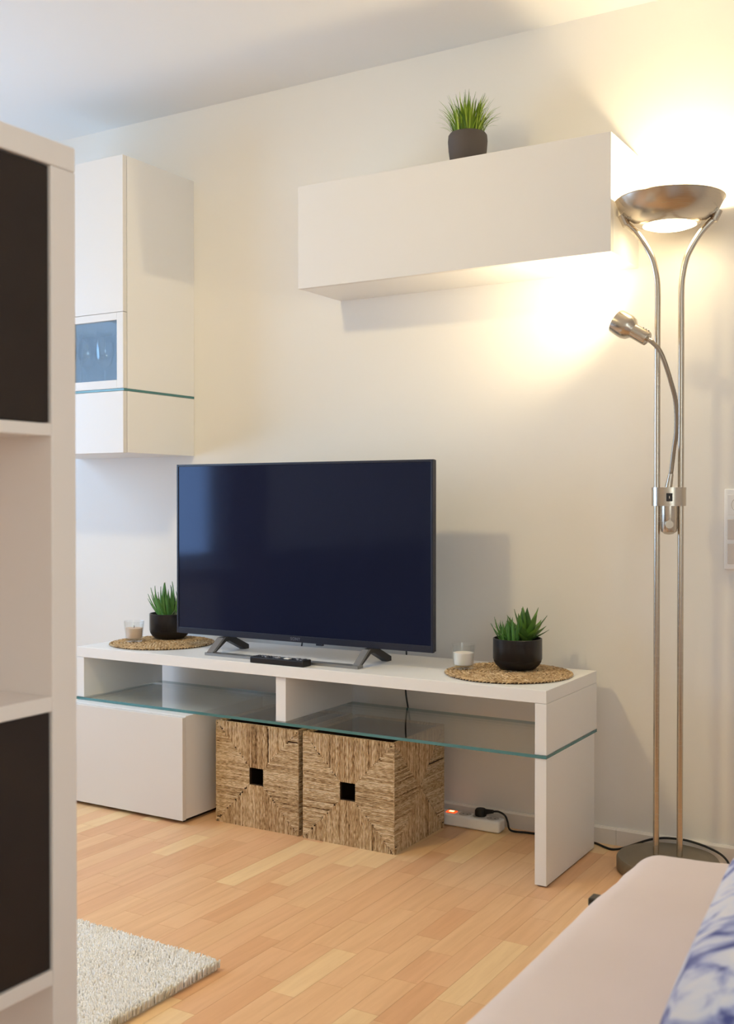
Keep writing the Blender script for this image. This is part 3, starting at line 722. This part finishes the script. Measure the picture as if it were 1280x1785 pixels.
def put_leaf(t, me, base, az, tilt, L):
    o = bpy.data.objects.new('leaf', me); COL.objects.link(o); o.parent = t
    o.location = Vector(base)-ROOT[t]; o.rotation_mode = 'XYZ'
    o.matrix_local = Matrix.Translation(Vector(base)-ROOT[t]) @ Matrix.Rotation(az, 4, 'Z') @ Matrix.Rotation(-tilt, 4, 'X') @ Matrix.Scale(L, 4)
def pot(t, c, r=.0745, h=.094):
    x, y, z = c
    B().lathe([(r-.001, .030), (r, .032), (r, h-.001), (r-.001, h), (r-.004, h), (r-.005, h-.016), (r-.006, h-.018), (r-.006, .0305)], (x, y, z), 48, closed=True).build('pot', 'pot', t, True, 40)
    B().lathe([(0, 0), (r*.58, 0), (r*.72, .003), (r*.88, .013), (r*.96, .023), (r-.0015, .0298), (0, .0298)], (x, y, z), 48).build('pot_foot', 'potlow', t, True, 50)
    B().lathe([(0, h-.012), (r*.5, h-.013), (r-.0075, h-.016), (r-.0075, h-.03), (0, h-.03)], (x, y, z), 32).build('soil', 'soil', t, True)
def aloe():
    c = (-1.303, 3.079, ZM); t = thing('potted_aloe', c, 'spiky aloe rosette in a low black pot on the round mat', 'plant', 'succulents in black pots')
    pot(t, c); z = ZM+.080; rr = random.Random(5); cr = Vector((.859, .512, 0))
    b = Vector((c[0], c[1], z))+cr*.024
    for ring, (cnt, tl, L) in enumerate(((3, .12, .098), (5, .50, .100), (7, .90, .096), (8, 1.25, .080))):
        for i in range(cnt):
            az = 2*math.pi*(i+.37*ring)/cnt+rr.uniform(-.15, .15)
            put_leaf(t, LF['big'], b+Vector((rr.uniform(-.004, .004), rr.uniform(-.004, .004), .004)), az, tl+rr.uniform(-.08, .08), L*rr.uniform(.88, 1.12))
    for ox, dy in ((-.040, 0), (-.018, -.030), (-.030, .03)):
        b2 = Vector((c[0], c[1], z))+cr*ox+Vector((-.512, .859, 0))*dy
        for i in range(17):
            put_leaf(t, LF['thin'], b2+Vector((rr.uniform(-.01, .01), rr.uniform(-.01, .01), .004)), rr.uniform(0, 6.28), rr.uniform(.1, 1.1), rr.uniform(.050, .078))
aloe()
def bushy():
    c = (-2.703, 3.100, ZM); t = thing('potted_succulent', c, 'bushy finger-leaved succulent in a black pot, half behind the television', 'plant', 'succulents in black pots')
    pot(t, c); z = ZM+.080; rr = random.Random(9); cr = Vector((.859, .512, 0)); cf = Vector((-.512, .859, 0))
    for i in range(60):
        s = rr.uniform(-.032, .040); d = rr.uniform(-.03, .03); tl = rr.uniform(.02, .95)
        out = Vector((0, 0, 0))+cr*s+cf*d; az = math.atan2(out.y, out.x)+math.pi/2+rr.uniform(-.6, .6)
        put_leaf(t, LF['fing'], Vector((c[0], c[1], z))+out, az+math.pi, tl, rr.uniform(.075, .125)*(1.1-.3*tl))
    for i in range(8):
        b = Vector((c[0], c[1], z))+cr*rr.uniform(.0, .045)+cf*rr.uniform(-.055, -.03)
        put_leaf(t, LF['round'], b, rr.uniform(-1, 1), rr.uniform(.3, 1.0), rr.uniform(.026, .042))
bushy()
def grass_pot():
    c = (-1.482, 3.100, 2.102); t = thing('potted_grass', c, 'small tuft of green grass in a grey pot on the wall cabinet', 'plant')
    r = .062
    B().lathe([(0, 0), (.049, 0), (.053, .003), (.060, .050), (r, .078), (.0605, .096), (.056, .102), (.053, .1005), (.055, .094), (.055, .080), (0, .080)], c, 48).build('pot', 'greypot', t, True, 50)
    rr = random.Random(12); b = B()
    for i in range(260):
        an = rr.uniform(0, 2*math.pi); ro = math.sqrt(rr.random())*.046; lean = (ro/.046)**1.3*rr.uniform(.25, .95)+rr.uniform(0, .12); L = rr.uniform(.085, .150)*(1-.12*lean)
        p = Vector((c[0]+ro*math.cos(an), c[1]+ro*math.sin(an), c[2]+.080)); d = an+rr.uniform(-.5, .5); w = rr.uniform(.0022, .0036); n = 6; v = []; f = []
        pos = p.copy(); th = .12*lean
        for k in range(n+1):
            s = k/n; ww = w*(1-s**1.8)+.0002; tx, ty = -math.sin(d), math.cos(d)
            for sg, o_ in ((-1, 0), (0, .0008*(1-s)), (1, 0)): v.append((pos.x+tx*ww*sg+math.cos(d)*o_, pos.y+ty*ww*sg+math.sin(d)*o_, pos.z))
            st_ = L/n; pos = pos+Vector((math.cos(d)*math.sin(th), math.sin(d)*math.sin(th), math.cos(th)))*st_; th += lean*.30
        for k in range(n):
            for j in range(2): f.append((k*3+j, k*3+j+1, k*3+j+4, k*3+j+3))
        b.add(v, f, tone=rr.random())
    b.build('grass_blades', 'grass', t, True, 80, kind='stuff', tone=True)
grass_pot()

# ------------------------------------------------------------------ rug
def rug():
    x1, y1 = -1.537, 1.934; Lx, Ly = .92, 1.05; th = math.radians(-1.2); ca, sa = math.cos(th), math.sin(th)
    t = thing('rug', (x1-Lx/2, y1-Ly/2, 0), 'cream shaggy rug on the floor, its corner beside the bookshelf', 'rug')
    T = lambda u, v: (x1+(-u)*ca-(-v)*sa, y1+(-u)*sa+(-v)*ca)
    q = [T(.006, .006), T(Lx, .006), T(Lx, Ly), T(.006, Ly)]
    B().prism(q, 2, .0004, .006).build('backing', 'rugbase', t)
    rng = np.random.default_rng(3); sp = .0043
    gu, gv = np.meshgrid(np.arange(.004, Lx, sp), np.arange(.004, Ly, sp)); u = gu.ravel()+rng.uniform(-.5, .5, gu.size)*sp; v = gv.ravel()+rng.uniform(-.5, .5, gu.size)*sp
    N = u.size; px = x1-u*ca+v*sa; py = y1-u*sa-v*ca
    patch = np.array([noise.noise(Vector((a*9, b_*9, 0)))+.5*noise.noise(Vector((a*24, b_*24, 3))) for a, b_ in zip(px, py)])
    h = .0175+rng.uniform(-.0016, .0016, N)+.0015*patch; ang = patch*3.0+rng.uniform(-1.2, 1.2, N)+2.2; ln = rng.uniform(.1, .6, N)*.005
    edge = np.minimum(u, v); ox = np.where((u < .012), .005, 0.)*rng.random(N)*ca; oy = np.where((v < .012), .005, 0.)*rng.random(N)
    dx, dy = np.cos(ang)*ln+ox, np.sin(ang)*ln+oy
    V = np.zeros((N, 9, 3)); rad = .0024
    for k in range(3):
        a0 = 2*math.pi*k/3+rng.uniform(0, 2, N)
        V[:, k] = np.stack([px+np.cos(a0)*rad, py+np.sin(a0)*rad, np.full(N, .0055)], 1)
        V[:, 3+k] = np.stack([px+dx*.45+np.cos(a0)*rad*1.05, py+dy*.45+np.sin(a0)*rad*1.05, .0055+h*.62], 1)
        V[:, 6+k] = np.stack([px+dx+np.cos(a0)*rad*1.0, py+dy+np.sin(a0)*rad*1.0, .0055+h], 1)
    fa = []
    for r_ in (0, 3):
        for k in range(3): fa.append((r_+k, r_+(k+1) % 3, r_+3+(k+1) % 3, r_+3+k))
    F4 = (np.arange(N)[:, None, None]*9+np.array(fa)[None]).reshape(-1, 4); F3 = (np.arange(N)[:, None]*9+np.array([6, 7, 8])[None])
    me = bpy.data.meshes.new('pile'); nv = N*9; nl = F4.size+F3.size; npol = len(F4)+len(F3)
    off = np.array(ROOT[t]); me.vertices.add(nv); me.vertices.foreach_set('co', (V.reshape(-1, 3)-off).ravel().astype(np.float32))
    me.loops.add(nl); me.loops.foreach_set('vertex_index', np.concatenate([F4.ravel(), F3.ravel()]).astype(np.int32))
    me.polygons.add(npol); me.polygons.foreach_set('loop_start', np.concatenate([np.arange(len(F4))*4, len(F4)*4+np.arange(len(F3))*3]).astype(np.int32))
    me.update(calc_edges=True); me.validate()
    at = me.attributes.new('tone', 'FLOAT', 'POINT'); tn = np.clip(.62+.22*patch+rng.normal(0, .1, N), 0, 1); tn = np.where(u < .012, tn-.35, tn); at.data.foreach_set('value', np.repeat(tn, 9).astype(np.float32))
    me.materials.append(M['pile']); me.shade_smooth()
    o = bpy.data.objects.new('pile', me); COL.objects.link(o); o.parent = t; o['kind'] = 'stuff'
rug()

# ------------------------------------------------------------------ sofa in the foreground with its cushion
def sofa():
    t = thing('sofa', (-.15, 1.0, 0), 'low beige fabric sofa bed on a dark metal frame in the foreground', 'sofa')
    def disp(q):
        q = Vector(q)
        w = noise.noise(Vector((q.x*3, q.y*5, q.z*3)))*.006+noise.noise(Vector((q.x*4+q.y*9, q.y*16-q.x*5, 1)))*.0022+max(0, noise.noise(Vector((q.x*3+2, q.y*22-q.x*6, 5))))*.007*max(0, min(1, (q.y-1.45)/.35))
        if q.z > .36: q.z += w-.10*max(0, (-.40-q.x))*max(0, q.y-1.5)
        else: q.x -= w
        return q
    rounded_box(-.588, .62, .10, 1.945, .262, .441, .055, 26, 50, 4, disp).build('mattress', 'sofa', t, True, 80)
    fr = B()
    for x in (-.612, .60): fr.box(x, x+.030, .14, 1.93, .228, .2615, .003)
    for y in (.14, 1.02, 1.90): fr.box(-.582, .60, y, y+.03, .228, .2615, .003)
    fr.box(-.662, -.612, 1.888, 1.918, .326, .342, .003).box(-.626, -.610, 1.25, 1.918, .2615, .342, .002)
    fr.build('frame', 'frame', t)
    for x in (-.6115, .6005):
        for y in (.14, 1.90): B().box(x, x+.029, y, y+.03, 0, .2285, .002).build('leg', 'frame', t)
sofa()
def pillow(name, Wd, Ht, th, mtx, m, label, cat):
    n = 26; b = B(); v = []; f = []
    for side in (1, -1):
        for i in range(n+1):
            for j in range(n+1):
                a, c = -1+2*i/n, -1+2*j/n
                pin = 1-.07*(a*a*c*c)-.05*((1-a*a)*c*c+(1-c*c)*a*a)*.6
                h = th*((1-a**4)*(1-c**4))**.5*(1+.10*noise.noise(Vector((a*3, c*3, side))))
                v.append(mtx @ Vector((a*Wd/2*pin, c*Ht/2*pin, side*h)))
    k = (n+1)**2
    for s in (0, 1):
        for i in range(n):
            for j in range(n):
                q = (s*k+i*(n+1)+j, s*k+(i+1)*(n+1)+j, s*k+(i+1)*(n+1)+j+1, s*k+i*(n+1)+j+1); f.append(q if not s else q[::-1])
    bm = bmesh.new(); vs = [bm.verts.new(p) for p in v]
    for q in f: bm.faces.new([vs[i] for i in q])
    bmesh.ops.remove_doubles(bm, verts=bm.verts[:], dist=1e-5)
    o = b.bm(bm).build(name, m, None, True, 60); return tag(o, label, cat)
pm = Matrix.Translation((-.020, 1.335, .5545)) @ Matrix.Rotation(math.radians(4), 4, 'Z')
pillow('cushion', .62, .74, .100, pm, 'pillow', 'blue and white printed cushion lying on the beige sofa', 'cushion')

# ------------------------------------------------------------------ the rest of the room (mirrored in the screen) and the added fill net
def far_sofa():
    t = thing('corner_sofa', (-3.75, -.6, 0), 'charcoal sofa along the window wall, mirrored in the television screen', 'sofa')
    rounded_box(-4.18, -3.30, -1.70, .20, .10, .42, .06, 6, 14, 3).build('seat', 'sofadark', t, True, 80)
    rounded_box(-4.18, -3.95, -1.70, .20, .4205, .74, .06, 3, 14, 3).build('backrest', 'sofadark', t, True, 80)
    for x in (-4.1, -3.42):
        for y in (-1.6, .05): B().box(x, x+.05, y, y+.05, 0, .0995, .003).build('leg', 'frame', t)
far_sofa()
def curtain():
    pts = []; n = 60
    for i in range(n+1):
        y = .24+.42*i/n; pts.append((-4.135+.028*math.sin(i*.75), y))
    pts2 = [(x+.004, y) for x, y in pts[::-1]]
    o = B(); v = [(x, y, .03) for x, y in pts]+[(x, y, 2.45) for x, y in pts]+[(x+.004, y, .03) for x, y in pts]+[(x+.004, y, 2.45) for x, y in pts]; k = n+1
    f = [(i, i+1, k+i+1, k+i) for i in range(n)]+[(2*k+i+1, 2*k+i, 3*k+i, 3*k+i+1) for i in range(n)]+[(k+i, k+i+1, 3*k+i+1, 3*k+i) for i in range(n)]
    tag(o.add(v, f).build('curtain', 'curtain', None, True, 80), 'brown curtain beside the window, mirrored in the television screen', 'curtain')
    tag(B().tube([(-4.13, .15, 2.47), (-4.13, 2.85, 2.47)], .012, 10).build('curtain_rail', 'frame', None, True), 'dark curtain rail above the window beside the ceiling', 'curtain rail')
curtain()
def sheer():  # added net; its tint neutralises the fill daylight passing through
    n = 150; pts = [(1.235+.022*math.sin(i*.62), -1.75+2.55*i/n) for i in range(n+1)]
    v = [(x, y, .03) for x, y in pts]+[(x, y, 2.45) for x, y in pts]; k = n+1
    tag(B().add(v, [(i, i+1, k+i+1, k+i) for i in range(n)]).build('fill_net', 'net', None, True, 80), 'added sheer cream net tinting the unseen fill window behind the beige sofa', 'curtain')
sheer()
def ceiling_lamp():
    c = (-2.18, 1.28, 0); t = thing('ceiling_lamp', (c[0], c[1], ZC), 'round lit ceiling lamp in the middle of the room', 'ceiling lamp')
    B().lathe([(0, ZC-.0005), (.06, ZC-.0005), (.06, ZC-.02), (.05, ZC-.03), (0, ZC-.03)], c, 32).build('canopy', 'plastic', t, True, 40)
    B().lathe([(0, ZC-.031), (.09, ZC-.035), (.11, ZC-.05), (.10, ZC-.075), (.06, ZC-.095), (0, ZC-.102)], c, 36).build('shade', 'ceilglow', t, True, 60)
ceiling_lamp()
